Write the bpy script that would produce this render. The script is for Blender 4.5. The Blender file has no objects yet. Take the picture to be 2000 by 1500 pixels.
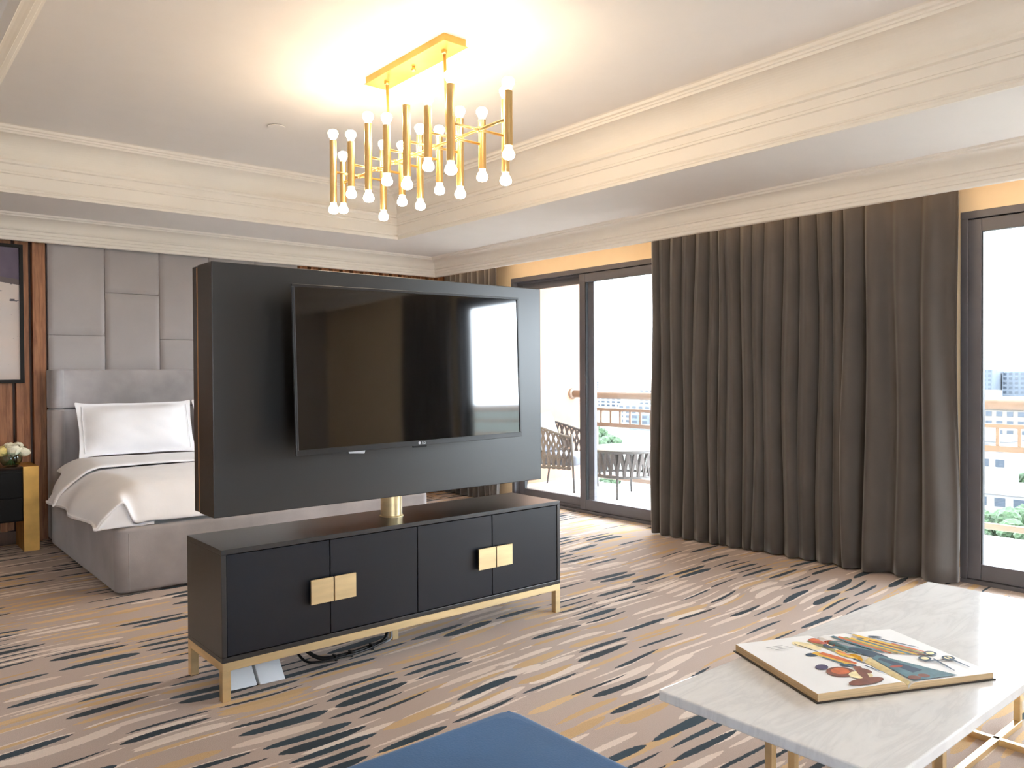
import bpy, bmesh, math, random
from mathutils import Vector, Matrix
random.seed(7)
PI = math.pi
sc = bpy.context.scene
C = bpy.context.collection

# ---------------------------------------------------------------- camera, sky, exposure
F_PX, YAW, PITCH, ROLL, CAM_H = 1554.2, 0.7000, -0.01314, -0.005706, 1.30
def cam_axes():
    f = Vector((math.sin(YAW), math.cos(YAW), 0)); r = Vector((math.cos(YAW), -math.sin(YAW), 0)); u = Vector((0, 0, 1))
    f2 = f*math.cos(PITCH)+u*math.sin(PITCH); u2 = u*math.cos(PITCH)-f*math.sin(PITCH)
    return r*math.cos(ROLL)+u2*math.sin(ROLL), u2*math.cos(ROLL)-r*math.sin(ROLL), f2
cr, cu, cf = cam_axes()
cam_data = bpy.data.cameras.new('camera'); cam = bpy.data.objects.new('camera', cam_data); C.objects.link(cam)
cam.matrix_world = Matrix(((cr.x, cu.x, -cf.x, 0), (cr.y, cu.y, -cf.y, 0), (cr.z, cu.z, -cf.z, CAM_H), (0, 0, 0, 1)))
cam_data.sensor_width = 36; cam_data.lens = F_PX/2000*36; cam_data.clip_start = .05; cam_data.clip_end = 5000
sc.camera = cam
SKY = 8.0
world = bpy.data.worlds.new('sky'); sc.world = world; world.use_nodes = True
bg = world.node_tree.nodes['Background']; bg.inputs[0].default_value = (.80, .905, 1, 1); bg.inputs[1].default_value = SKY
BULB = 22.0
LED = 7.0
vs = sc.view_settings; vs.view_transform = 'Standard'; vs.look = 'None'; vs.gamma = 1; vs.use_curve_mapping = False
vs.exposure = 1.5

# ---------------------------------------------------------------- helpers
def lin(r, g, b):
    return tuple(((c/255)/12.92 if c/255 <= .04045 else ((c/255+.055)/1.055)**2.4) for c in (r, g, b))+(1,)

class NT:
    def __init__(s, m): s.t = m.node_tree; s.n = s.t.nodes; s.l = s.t.links
    def new(s, typ, **kw):
        n = s.n.new(typ)
        for k, v in kw.items(): setattr(n, k, v)
        return n
    def put(s, sock, v):
        if hasattr(v, 'is_output'): s.l.new(v, sock)
        else: sock.default_value = v
    def m(s, op, a, b=None, c=None, clamp=False):
        n = s.new('ShaderNodeMath', operation=op, use_clamp=clamp)
        for i, v in enumerate((a, b, c)):
            if v is not None: s.put(n.inputs[i], v)
        return n.outputs[0]
    def comb(s, x, y, z=0.):
        n = s.new('ShaderNodeCombineXYZ')
        for i, v in enumerate((x, y, z)): s.put(n.inputs[i], v)
        return n.outputs[0]
    def mix(s, f, a, b):
        n = s.new('ShaderNodeMix', data_type='RGBA')
        s.put(n.inputs[0], f); s.put(n.inputs[6], a); s.put(n.inputs[7], b)
        return n.outputs[2]
    def noise(s, vec, scale, detail=3, rough=.5, dist=0.):
        n = s.new('ShaderNodeTexNoise'); s.put(n.inputs['Vector'], vec)
        n.inputs['Scale'].default_value = scale; n.inputs['Detail'].default_value = detail
        n.inputs['Roughness'].default_value = rough; n.inputs['Distortion'].default_value = dist
        return n.outputs[0]
    def ramp(s, f, stops):
        n = s.new('ShaderNodeValToRGB'); e = n.color_ramp.elements
        while len(e) < len(stops): e.new(.5)
        for q, (p, c) in zip(e, stops): q.position = p; q.color = c
        s.put(n.inputs[0], f); return n.outputs[0]
    def coord(s, kind='Object', scale=(1, 1, 1), rot=(0, 0, 0)):
        tc = s.new('ShaderNodeTexCoord'); mp = s.new('ShaderNodeMapping')
        mp.inputs['Scale'].default_value = scale; mp.inputs['Rotation'].default_value = rot
        s.l.new(tc.outputs[kind], mp.inputs['Vector']); return mp.outputs[0]
    def bump(s, h, strength, dist=.01):
        n = s.new('ShaderNodeBump'); n.inputs['Strength'].default_value = strength; n.inputs['Distance'].default_value = dist
        s.put(n.inputs['Height'], h); return n.outputs[0]

MATS = {}
def mat(name, col, rough=.5, metal=0., var=.06, scale=6., bump=0., bscale=60., spec=.5, sheen=0., sheen_rough=.4,
        coat=0., emit=None, estr=0., stretch=(1, 1, 1), ior=1.5):
    if name in MATS: return MATS[name]
    m = bpy.data.materials.new(name); m.use_nodes = True; t = NT(m)
    b = t.n['Principled BSDF']
    co = t.coord('Object', stretch)
    n = t.noise(co, scale, 4)
    lo = tuple(max(0, c*(1-var)) for c in col[:3])+(1,); hi = tuple(min(1, c*(1+var)) for c in col[:3])+(1,)
    t.put(b.inputs['Base Color'], t.ramp(n, [(.3, lo), (.7, hi)]))
    b.inputs['Roughness'].default_value = rough; b.inputs['Metallic'].default_value = metal
    b.inputs['Specular IOR Level'].default_value = spec; b.inputs['IOR'].default_value = ior
    if sheen: b.inputs['Sheen Weight'].default_value = sheen; b.inputs['Sheen Roughness'].default_value = sheen_rough
    if coat: b.inputs['Coat Weight'].default_value = coat; b.inputs['Coat Roughness'].default_value = .08
    if emit: b.inputs['Emission Color'].default_value = emit; b.inputs['Emission Strength'].default_value = estr
    if bump: t.put(b.inputs['Normal'], t.bump(t.noise(co, bscale, 4), bump))
    MATS[name] = m; return m

class MB:
    """collects shapes in world (or local) coordinates; build() makes ONE mesh object"""
    def __init__(s): s.v = []; s.f = []; s.mi = []; s.cur = 0; s.sm = []; s.smooth = False
    def add(s, vs, fs):
        o = len(s.v); s.v += [tuple(p) for p in vs]
        for f in fs: s.f.append(tuple(i+o for i in f)); s.mi.append(s.cur); s.sm.append(s.smooth)
        return s
    def box(s, x0, x1, y0, y1, z0, z1):
        return s.add([(x0, y0, z0), (x1, y0, z0), (x1, y1, z0), (x0, y1, z0), (x0, y0, z1), (x1, y0, z1), (x1, y1, z1), (x0, y1, z1)],
                     [(0, 3, 2, 1), (4, 5, 6, 7), (0, 1, 5, 4), (1, 2, 6, 5), (2, 3, 7, 6), (3, 0, 4, 7)])
    def prism(s, poly, z0, z1):
        n = len(poly)
        return s.add([(x, y, z0) for x, y in poly]+[(x, y, z1) for x, y in poly],
                     [tuple(range(n))[::-1], tuple(range(n, 2*n))]+[(i, (i+1) % n, (i+1) % n+n, i+n) for i in range(n)])
    def tube(s, pts, r, n=10, cap=True):
        pts = [Vector(p) for p in pts]; rs = r if isinstance(r, (list, tuple)) else [r]*len(pts)
        vs = []; prev = None
        for i, p in enumerate(pts):
            d = (pts[min(i+1, len(pts)-1)]-pts[max(i-1, 0)]).normalized()
            if prev is None:
                a = Vector((0, 0, 1)) if abs(d.z) < .9 else Vector((1, 0, 0)); u = d.cross(a).normalized()
            else: u = (prev-d*prev.dot(d)).normalized()
            prev = u; w = d.cross(u)
            for k in range(n):
                t = 2*PI*k/n; vs.append(p+(u*math.cos(t)+w*math.sin(t))*rs[i])
        fs = []
        for i in range(len(pts)-1):
            for k in range(n):
                a = i*n+k; b = i*n+(k+1) % n; fs.append((a, b, b+n, a+n))
        if cap: fs += [tuple(range(n))[::-1], tuple(range((len(pts)-1)*n, len(pts)*n))]
        return s.add(vs, fs)
    def lathe(s, c, prof, n=20):
        vs = [(c[0]+r*math.cos(2*PI*k/n), c[1]+r*math.sin(2*PI*k/n), c[2]+z) for r, z in prof for k in range(n)]
        fs = [(i*n+k, i*n+(k+1) % n, (i+1)*n+(k+1) % n, (i+1)*n+k) for i in range(len(prof)-1) for k in range(n)]
        fs += [tuple(range(n))[::-1], tuple(range((len(prof)-1)*n, len(prof)*n))]
        return s.add(vs, fs)
    def grid(s, fn, nu, nv):
        vs = [fn(i/nu, j/nv) for j in range(nv+1) for i in range(nu+1)]
        fs = [(j*(nu+1)+i, j*(nu+1)+i+1, (j+1)*(nu+1)+i+1, (j+1)*(nu+1)+i) for j in range(nv) for i in range(nu)]
        return s.add(vs, fs)
    def ring(s, rect, prof):
        """moulding swept round a rectangle (x0,x1,y0,y1); prof = (inset, z), mitred corners"""
        x0, x1, y0, y1 = rect; vs = []
        for u, z in prof: vs += [(x0+u, y0+u, z), (x1-u, y0+u, z), (x1-u, y1-u, z), (x0+u, y1-u, z)]
        fs = [(i*4+k, i*4+(k+1) % 4, (i+1)*4+(k+1) % 4, (i+1)*4+k) for i in range(len(prof)-1) for k in range(4)]
        return s.add(vs, fs)
    def build(s, name, m, parent=None, bevel=0., seg=2, subsurf=0, solid=0., smooth=None, local=False, angle=None):
        me = bpy.data.meshes.new(name)
        off = Vector((0, 0, 0))
        if parent is not None and not local:
            p = parent
            while p is not None: off += p.location; p = p.parent
        me.from_pydata([Vector(v)-off for v in s.v], [], s.f)
        ms = m if isinstance(m, (list, tuple)) else [m]
        for q in ms: me.materials.append(q)
        for i, p in enumerate(me.polygons):
            p.material_index = min(s.mi[i], len(ms)-1); p.use_smooth = s.sm[i] if smooth is None else smooth
        bm = bmesh.new(); bm.from_mesh(me); bmesh.ops.recalc_face_normals(bm, faces=bm.faces); bm.to_mesh(me); bm.free()
        me.update()
        o = bpy.data.objects.new(name, me); C.objects.link(o)
        if parent is not None: o.parent = parent
        if solid: q = o.modifiers.new('solid', 'SOLIDIFY'); q.thickness = solid; q.offset = 0
        if bevel:
            q = o.modifiers.new('bevel', 'BEVEL'); q.width = bevel; q.segments = seg; q.limit_method = 'ANGLE'; q.angle_limit = .6
        if subsurf: q = o.modifiers.new('sub', 'SUBSURF'); q.levels = subsurf; q.render_levels = subsurf
        return o

def tag(o, label, cat, group=None, kind=None):
    o['label'] = label; o['category'] = cat
    if group: o['group'] = group
    if kind: o['kind'] = kind
    return o
def struct(o, label=None, cat=None):
    o['kind'] = 'structure'
    if label: o['label'] = label
    if cat: o['category'] = cat
    return o
def thing(name, label, cat, loc, group=None, rot=(0, 0, 0)):
    o = bpy.data.objects.new(name, None); C.objects.link(o); o.location = loc; o.rotation_euler = rot
    o.empty_display_size = .1
    return tag(o, label, cat, group)
def dup(o, loc, parent=None, rot=None):
    c = o.copy(); C.objects.link(c); c.location = loc
    if parent is not None: c.parent = parent
    if rot is not None: c.rotation_euler = rot
    return c
def lerp(a, b, t): return a+(b-a)*t
def smooth(t): t = max(0, min(1, t)); return t*t*(3-2*t)
def vnoise(x, y, s=0):
    return (math.sin(x*1.7+s*2.1+1.3*math.sin(y*1.1+s))+math.sin(y*2.3-s+1.1*math.sin(x*.9+s*3))+math.sin(x*3.1+y*2.7+s*5)*.5)/2.5

# ---------------------------------------------------------------- materials
def carpet():
    m = bpy.data.materials.new('carpet_brush_strokes'); m.use_nodes = True; t = NT(m); b = t.n['Principled BSDF']
    co = t.coord('Object'); sp = t.new('ShaderNodeSeparateXYZ'); t.l.new(co, sp.inputs[0])
    w1 = t.noise(co, .9, 1); w2 = t.noise(co, 2.3, 1)
    edge = t.m('MULTIPLY', t.m('SUBTRACT', t.noise(co, 90, 2), .5), .012)
    y = t.m('ADD', t.m('ADD', sp.outputs[1], t.m('MULTIPLY', t.m('SUBTRACT', w1, .5), .20)), t.m('SUBTRACT', edge, t.m('MULTIPLY', sp.outputs[0], .045)))
    x = t.m('ADD', sp.outputs[0], t.m('MULTIPLY', t.m('SUBTRACT', w2, .5), .10))
    def layer(seed, pitch, length, wmin, wmax, duty, cs):
        yy = t.m('ADD', t.m('DIVIDE', y, pitch), seed*7.37); row = t.m('FLOOR', yy); v = t.m('SUBTRACT', t.m('FRACT', yy), .5)
        wn = t.new('ShaderNodeTexWhiteNoise', noise_dimensions='2D'); t.put(wn.inputs['Vector'], t.comb(row, seed*3.1))
        sm = t.noise(t.comb(t.m('MULTIPLY', row, .17), seed*5.3), 1.0, 1)
        xx = t.m('ADD', t.m('ADD', t.m('DIVIDE', x, length), t.m('MULTIPLY', sm, 2.0)), t.m('MULTIPLY', wn.outputs[0], .22))
        col = t.m('FLOOR', xx); u = t.m('SUBTRACT', t.m('FRACT', xx), .5)
        wc = t.new('ShaderNodeTexWhiteNoise', noise_dimensions='3D'); t.put(wc.inputs['Vector'], t.comb(row, col, seed*1.7))
        s = t.new('ShaderNodeSeparateColor'); t.l.new(wc.outputs['Color'], s.inputs[0])
        c = t.noise(t.comb(t.m('MULTIPLY', col, length), t.m('MULTIPLY', row, pitch), seed), cs, 2)
        a = t.m('MINIMUM', t.m('ABSOLUTE', t.m('MULTIPLY', u, 2/duty)), 1.)
        skew = t.m('ADD', 1., t.m('MULTIPLY', u, t.m('MULTIPLY', t.m('SUBTRACT', s.outputs[2], .5), 1.5)))
        tap = t.m('MULTIPLY', t.m('POWER', t.m('SUBTRACT', 1., t.m('POWER', a, 3.4)), .7), skew)
        wd = t.m('ADD', wmin, t.m('MULTIPLY', t.m('POWER', s.outputs[1], 1.4), wmax-wmin))
        bend = t.m('MULTIPLY', t.m('MULTIPLY', u, u), t.m('MULTIPLY', t.m('SUBTRACT', s.outputs[2], .5), .9))
        k = t.m('SUBTRACT', t.m('MULTIPLY', wd, tap), t.m('ABSOLUTE', t.m('ADD', v, bend)))
        return t.m('MULTIPLY', k, 26., clamp=True), s.outputs[0], s.outputs[2], c
    base = t.mix(t.noise(co, .7, 2), lin(188, 163, 147), lin(202, 183, 170))
    gold = lambda r: t.mix(r, lin(224, 188, 138), lin(208, 170, 120))
    cream = lambda r: t.mix(r, lin(242, 226, 212), lin(230, 210, 194))
    m1, r1, q1, k1 = layer(1., .064, .41, .10, .36, .94, 1.2)           # under-layer of pale strokes
    c1 = t.mix(t.m('MULTIPLY', m1, t.m('LESS_THAN', r1, .62)), base, t.mix(t.m('GREATER_THAN', k1, .5), gold(q1), cream(q1)))
    m3, r3, q3, k3 = layer(3., .072, .37, .12, .40, .93, 1.5)           # top layer, navy in clusters
    navy = t.m('LESS_THAN', r3, t.m('ADD', .37, t.m('MULTIPLY', t.m('SUBTRACT', k3, .5), 2.1)))
    pale = t.m('LESS_THAN', t.m('FRACT', t.m('MULTIPLY', r3, 7.3)), .55)
    c2 = t.mix(t.m('MULTIPLY', m3, t.m('MULTIPLY', pale, t.m('SUBTRACT', 1., navy))), c1, t.mix(t.m('GREATER_THAN', q3, .5), gold(r3), cream(r3)))
    c3 = t.mix(t.m('MULTIPLY', m3, navy), c2, t.mix(q3, lin(12, 30, 40), lin(28, 54, 68)))
    fine = t.noise(co, 420, 2)
    col = t.new('ShaderNodeMix', data_type='RGBA', blend_type='MULTIPLY'); col.inputs[0].default_value = .5
    t.l.new(c3, col.inputs[6]); t.put(col.inputs[7], t.ramp(fine, [(.3, (.62, .62, .62, 1)), (.7, (1.2, 1.2, 1.2, 1))]))
    t.l.new(col.outputs[2], b.inputs['Base Color'])
    b.inputs['Roughness'].default_value = .9; b.inputs['Specular IOR Level'].default_value = .25
    b.inputs['Sheen Weight'].default_value = .12; b.inputs['Sheen Roughness'].default_value = .5
    t.put(b.inputs['Normal'], t.bump(fine, .5, .004))
    return m
def wood(name, c1, c2, rough=.45):
    m = bpy.data.materials.new(name); m.use_nodes = True; t = NT(m); b = t.n['Principled BSDF']
    co = t.coord('Object', (14, 14, 1.1)); n = t.noise(co, 3, 5, .6, 1.2)
    t.put(b.inputs['Base Color'], t.ramp(n, [(.3, c1), (.7, c2)])); b.inputs['Roughness'].default_value = rough
    t.put(b.inputs['Normal'], t.bump(n, .08, .004)); return m
def marble():
    m = bpy.data.materials.new('white_marble'); m.use_nodes = True; t = NT(m); b = t.n['Principled BSDF']
    co = t.coord('Object', (1.2, 5.5, 1), (0, 0, -.35)); n = t.noise(co, 2.2, 8, .62, 1.1)
    v = t.m('ABSOLUTE', t.m('SUBTRACT', n, .5)); v = t.m('POWER', t.m('SUBTRACT', 1., t.m('MINIMUM', t.m('MULTIPLY', v, 5.), 1.)), 3.)
    cl = t.noise(t.coord('Object'), 1.6, 4)
    base = t.ramp(cl, [(.3, lin(240, 237, 234)), (.7, lin(250, 248, 246))])
    t.put(b.inputs['Base Color'], t.mix(t.m('MULTIPLY', v, .20), base, lin(168, 166, 168)))
    b.inputs['Roughness'].default_value = .10; b.inputs['IOR'].default_value = 1.6; return m
def glass(name, tint=(1, 1, 1, 1), ior=1.45):
    m = bpy.data.materials.new(name); m.use_nodes = True; t = NT(m); t.n.remove(t.n['Principled BSDF'])
    tr = t.new('ShaderNodeBsdfTransparent'); tr.inputs[0].default_value = tint
    gl = t.new('ShaderNodeBsdfGlossy'); gl.inputs['Roughness'].default_value = .01
    lw = t.new('ShaderNodeLayerWeight'); f0 = ((ior-1)/(ior+1))**2      # Schlick reflectance, same from both sides of the pane
    fr = t.m('ADD', f0, t.m('MULTIPLY', t.m('POWER', lw.outputs['Facing'], 5.), 1-f0))
    mx = t.new('ShaderNodeMixShader'); t.l.new(fr, mx.inputs[0]); t.l.new(tr.outputs[0], mx.inputs[1]); t.l.new(gl.outputs[0], mx.inputs[2])
    t.l.new(mx.outputs[0], t.n['Material Output'].inputs[0]); return m
def art():
    m = bpy.data.materials.new('abstract_painting'); m.use_nodes = True; t = NT(m); b = t.n['Principled BSDF']
    co = t.coord('Object'); sp = t.new('ShaderNodeSeparateXYZ'); t.l.new(co, sp.inputs[0])
    n = t.noise(co, 3, 5)
    h = t.m('ADD', t.m('ADD', sp.outputs[2], t.m('MULTIPLY', sp.outputs[0], .15)), t.m('MULTIPLY', t.m('SUBTRACT', n, .5), .03))
    top = t.m('GREATER_THAN', h, .88); strip = t.m('GREATER_THAN', h, .835)
    cream = t.mix(t.noise(co, 5, 6), lin(222, 200, 186), lin(196, 190, 188))
    cream = t.mix(t.m('GREATER_THAN', t.noise(t.coord('Object', (9, 9, 40)), 1.0, 4), .66), cream, lin(90, 84, 92))
    dark = t.mix(t.noise(co, 6, 4), lin(64, 54, 78), lin(110, 96, 116))
    c = t.mix(strip, cream, lin(96, 84, 86)); c = t.mix(top, c, dark)
    t.l.new(c, b.inputs['Base Color']); b.inputs['Roughness'].default_value = .5; return m

M_carpet = carpet()
M_ceil = mat('ceiling_paint', lin(232, 226, 220), .8, var=.01)
M_trim = mat('moulding_paint', lin(236, 228, 216), .6, var=.01)
M_wall = mat('warm_wall_paint', lin(246, 222, 184), .8, var=.02)
M_greige = mat('greige_wall_paint', lin(192, 186, 182), .8, var=.02)
M_peach = mat('balcony_peach_render', lin(176, 136, 112), .9, var=.03, bump=.1)
M_walnut = wood('walnut', lin(128, 78, 46), lin(182, 122, 78))
M_walnut_dark = wood('walnut_backing', lin(66, 42, 28), lin(92, 60, 40))
M_velvet = mat('grey_velvet', lin(162, 155, 154), .75, var=.2, scale=3.5, sheen=.6, sheen_rough=.35, bump=.06, bscale=150)
M_padded = mat('grey_upholstery', lin(174, 167, 165), .8, var=.05, scale=3, sheen=.35, bump=.05, bscale=220)
M_curtain = mat('taupe_velvet', lin(84, 77, 72), .85, var=.14, scale=2.5, sheen=.55, sheen_rough=.4, bump=.05, bscale=180)
M_blue = mat('blue_velvet', lin(18, 80, 130), .8, var=.14, scale=3, sheen=.25, sheen_rough=.35, bump=.08, bscale=200)
M_linen = mat('white_linen', lin(243, 241, 243), .85, var=.02, bump=.06, bscale=35, sheen=.1)
M_black = mat('black_satin_lacquer', lin(32, 31, 31), .33, var=.12, scale=2, bump=.02, bscale=12, spec=.9)
M_door = mat('blue_black_lacquer', lin(17, 22, 31), .33, var=.15, scale=2, bump=.02, bscale=12, spec=.55)
M_gap = mat('dark_recess', lin(14, 14, 15), .8)
M_brass = mat('brushed_brass', lin(234, 210, 164), .42, 1., var=.10, scale=4, stretch=(1, 1, 6))
M_gold = mat('aged_gold_leaf', lin(222, 178, 104), .5, 1., var=.16, scale=7)
M_lampbrass = mat('lamp_brass', lin(230, 196, 136), .30, 1., var=.05)
M_tvframe = mat('tv_bezel', lin(40, 38, 38), .3, var=.05)
M_screen = mat('tv_screen_glass', lin(10, 11, 13), .05, var=.0, spec=.8, ior=1.75)
M_plastic = mat('white_plastic', lin(226, 230, 236), .4, var=.02)
M_cable = mat('black_rubber', lin(20, 20, 22), .5)
M_cablegrey = mat('grey_cable', lin(170, 172, 178), .45)
M_marble = marble()
M_alu = mat('bronze_aluminium', lin(108, 106, 110), .4, .2, var=.05)
M_glass = glass('window_glass')
M_vaseglass = glass('vase_glass', (.9, .97, .95, 1), 1.5)
M_water = glass('vase_water', (.82, .92, .84, 1), 1.33)
M_petal = mat('cream_petal', lin(246, 240, 214), .6, var=.06, scale=30)
M_petal2 = mat('yellow_petal', lin(244, 220, 140), .6, var=.08, scale=30)
M_leaf = mat('leaf_green', lin(58, 92, 46), .55, var=.2, scale=30)
M_art = art()
M_picframe = mat('black_picture_frame', lin(22, 20, 19), .5, spec=.25)
M_bulb = mat('frosted_bulb', lin(255, 240, 215), .4, var=0, emit=(1, .82, .60, 1), estr=BULB)
M_socket = mat('bulb_collar', lin(250, 246, 238), .4, var=0, emit=(1, .82, .62, 1), estr=2.)
M_page = mat('book_paper', lin(240, 238, 236), .7, var=.03, scale=3)
M_pageedge = mat('page_edges', lin(206, 176, 136), .8, var=.25, scale=2, stretch=(1, 1, 120))
M_cover = mat('dark_book_cover', lin(52, 44, 38), .5)
M_rail = mat('tan_painted_rail', lin(122, 102, 88), .6, var=.06)
M_rope = mat('taupe_rope', lin(92, 86, 84), .85, var=.15, scale=60, bump=.3, bscale=200)
M_chairmetal = mat('grey_powder_metal', lin(84, 80, 78), .5)
M_cushion = mat('light_grey_cushion', lin(136, 139, 148), .9, var=.03, bump=.05, bscale=120)
M_tile = mat('balcony_tile', lin(206, 205, 204), .45, var=.04, scale=1.5)
M_otop = mat('pale_tabletop', lin(206, 204, 200), .4, var=.02)
M_ground = mat('city_ground', lin(66, 72, 62), .95, var=.35, scale=.03)
M_b1 = mat('building_white', lin(96, 94, 94), .85, var=.06, scale=.2)
M_b2 = mat('building_grey', lin(68, 74, 82), .85, var=.08, scale=.2)
M_b3 = mat('building_beige', lin(88, 82, 76), .85, var=.06, scale=.2)
M_bwin = mat('building_window', lin(30, 38, 48), .3, var=.2, scale=.5)
M_tree = mat('tree_foliage', lin(40, 58, 34), .9, var=.45, scale=.6, bump=.6, bscale=1.5)
M_bark = mat('bark', lin(84, 70, 58), .9)

# ---------------------------------------------------------------- the room
XL, XR, YF, YB = -.75, 5.27, -3.6, 7.28     # inner faces of left, window, front and back walls
ZS, ZC = 2.535, 2.93                        # soffit and tray ceiling heights
o = MB().grid(lambda u, v: (lerp(XL, XR+.02, u), lerp(YF, YB, v), 0), 8, 12)
struct(o.build('floor', M_carpet))
TR = (.465, 3.91, -2.4, 6.25)               # tray opening at the soffit
INS = .235
o = MB().box(TR[0]+INS-.02, TR[1]-INS+.02, TR[2]+INS-.02, TR[3]-INS+.02, ZC, ZC+.05)
struct(o.build('ceiling', M_ceil))
o = MB()
for b in ((XL, TR[0], YF, YB), (TR[1], XR+.2, YF, YB), (TR[0], TR[1], YF, TR[2]), (TR[0], TR[1], TR[3], YB)):
    o.box(*b, ZS, ZS+.05)
struct(o.build('ceiling_soffit', M_ceil))
# tray moulding: lip, flat band, fillet, band, fillet, cove, two fillets
def cove(u0, z0, u1, z1, n=9, up=True):
    return [(lerp(u0, u1, 1-math.cos(i/n*PI/2)), lerp(z0, z1, math.sin(i/n*PI/2))) for i in range(n+1)]
prof = [(-.03, ZS+.03), (-.03, ZS), (0, ZS-.004), (.004, ZS+.012), (.010, ZS+.016), (.010, ZS+.024), (.004, ZS+.03), (.012, ZS+.038),
        (.012, 2.652), (.024, 2.656), (.026, 2.668), (.020, 2.674), (.024, 2.716), (.042, 2.722), (.048, 2.736), (.042, 2.750), (.022, 2.754)]
prof += cove(.022, 2.756, .165, 2.884, 12)
prof += [(.180, 2.884), (.186, 2.896), (.196, 2.898), (.198, 2.908), (.214, 2.912), (.222, 2.926), (.235, 2.93), (.235, 2.95)]
o = MB().ring(TR, prof); struct(o.build('trim_1', M_trim))
# crown moulding on the pelmet and the walls
CRX, CRY, ZCR = 4.92, 7.12, 2.344
prof = [(-.03, ZS+.01), (-.03, ZCR), (.0, ZCR), (.006, ZCR+.004), (.008, ZCR+.024), (.016, ZCR+.028), (.016, ZCR+.048), (.022, ZCR+.052),
        (.022, ZCR+.074), (.040, ZCR+.078), (.044, ZCR+.088), (.028, ZCR+.092)]
prof += cove(.028, ZCR+.094, .120, ZCR+.162, 12)
prof += [(.130, ZCR+.164), (.132, ZCR+.174), (.146, ZCR+.178), (.150, ZS), (.150, ZS+.01)]
o = MB().ring((XL, CRX, YF, CRY), prof); struct(o.build('trim_2', M_trim))

# window wall with two openings
D1 = (4.15, 6.26, 2.272); D2 = (-.72, 1.968, 2.272)     # y0, y1, top of the sliding doors
o = MB()
o.box(XR, XR+.2, YF, D2[0], -.1, ZS); o.box(XR, XR+.2, D2[1], D1[0], -.1, ZS); o.box(XR, XR+.2, D1[1], YB+.15, -.1, ZS)
for d in (D1, D2): o.box(XR, XR+.2, d[0], d[1], d[2], ZS)
struct(o.build('wall_right', M_wall))
struct(MB().box(XL-.15, XL, YF, YB, -.1, ZS).build('wall_left', M_greige))
FW = (-.55, .75, 2.27)                                     # unseen glazed opening added behind the camera to brighten the room
o = MB().box(XL-.15, FW[0], YF-.15, YF, -.1, ZS).box(FW[1], XR+.2, YF-.15, YF, -.1, ZS).box(FW[0], FW[1], YF-.15, YF, FW[2], ZS).box(FW[0], FW[1], YF-.15, YF, -.1, .02)
struct(o.build('wall_front', M_greige))
wb = struct(MB().box(XL-.15, XR, YB, YB+.15, -.1, ZS).build('wall_back', M_walnut_dark))
# slatted walnut cladding, each slat its own piece (stepped profile)
def slat_bm():
    return MB().prism([(0, .08), (0, 0), (.050, 0), (.050, .038), (.098, .038), (.098, .08)], 0, 2.40)
sl = slat_bm().build('slat', M_walnut, wb, bevel=.002, seg=1, local=True); sl.location = (1.152, 7.20, .0)
k = 1
while 1.152-.117*k > XL: dup(sl, (1.152-.117*k, 7.20, 0), wb); k += 1
for k in range(16):
    if 3.395+.115*k+.1 < XR: dup(sl, (3.395+.115*k, 7.20, 0), wb)
o = MB().box(XL, 1.15, 7.192, 7.279, 0, .10).build('skirting', M_walnut_dark, wb); o['label'] = 'dark wooden skirting board'
# padded fabric wall panels behind the bed
def pad(x0, x1, z0, z1):
    b = MB(); b.smooth = True
    def fn(u, v):
        e = min(u, 1-u)*(x1-x0); g = min(v, 1-v)*(z1-z0)
        d = .014*(1-math.exp(-e/.008))*(1-math.exp(-g/.008))+.006*math.sin(PI*u)**.5*math.sin(PI*v)**.5
        return (lerp(x0+.002, x1-.002, u), 7.225-d, lerp(z0+.002, z1-.002, v))
    us = 20
    b.grid(fn, us, 24)
    b.smooth = False; b.box(x0+.002, x1-.002, 7.2249, 7.27, z0+.002, z1-.002)
    return b.build('upholstered_panel', M_padded, wb)
xs = [1.262, 1.677, 2.108, 2.535, 2.958, 3.384]; seams = [1.63, 1.992, 1.614, 1.992, 1.63]
for i in range(5):
    pad(xs[i], xs[i+1], .95 if i % 2 else .85, seams[i]); pad(xs[i], xs[i+1], seams[i], 2.44)
struct(MB().box(XR-.012, XR, D2[1], D1[0], 0, .09).build('baseboard_right', M_trim))
struct(MB().box(XL, XL+.015, YF, 7.18, 0, .1).build('baseboard_left', M_trim))

# sliding glass doors
def sliding(name, d, panels):
    y0, y1, zt = d
    f = MB(); X0, X1 = XR-.005, XR+.16
    f.box(X0, X1, y0, y1, -.02, .025); f.box(X0, X1, y0, y1, zt-.045, zt); f.box(X0, X1, y0, y0+.04, .025, zt-.045); f.box(X0, X1, y1-.04, y1, .025, zt-.045)
    f.box(X0+.05, X0+.055, y0+.04, y1-.04, .025, .05); f.box(X0+.05, X0+.055, y0+.04, y1-.04, zt-.07, zt-.045)
    fr = struct(f.build(name, M_alu, bevel=.003, seg=1))
    for (a, b, xo) in panels:
        p = MB(); x = X0+xo; w = .075
        p.box(x, x+.04, a, a+w, .028, zt-.05); p.box(x, x+.04, b-w, b, .028, zt-.05)
        p.box(x, x+.04, a+w, b-w, .028, .125); p.box(x, x+.04, a+w, b-w, zt-.13, zt-.05)
        po = p.build('door_panel', M_alu, fr, bevel=.004, seg=2)
        MB().box(x+.017, x+.023, a+w, b-w, .125, zt-.13).build('pane', M_glass, po)
        for yy in (a+w, b-w-.008): MB().box(x+.004, x+.036, yy, yy+.008, .125, zt-.13).build('gasket', M_cable, po)
    return fr
w1 = sliding('window_1', D1, [(4.19, 5.285, .012), (5.15, 6.222, .066)])
w1['label'] = 'bronze sliding balcony door left of the tall velvet curtains'; w1['category'] = 'sliding door'
w2 = sliding('window_2', D2, [(.56, 1.93, .012), (-.68, .66, .066)])
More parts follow.
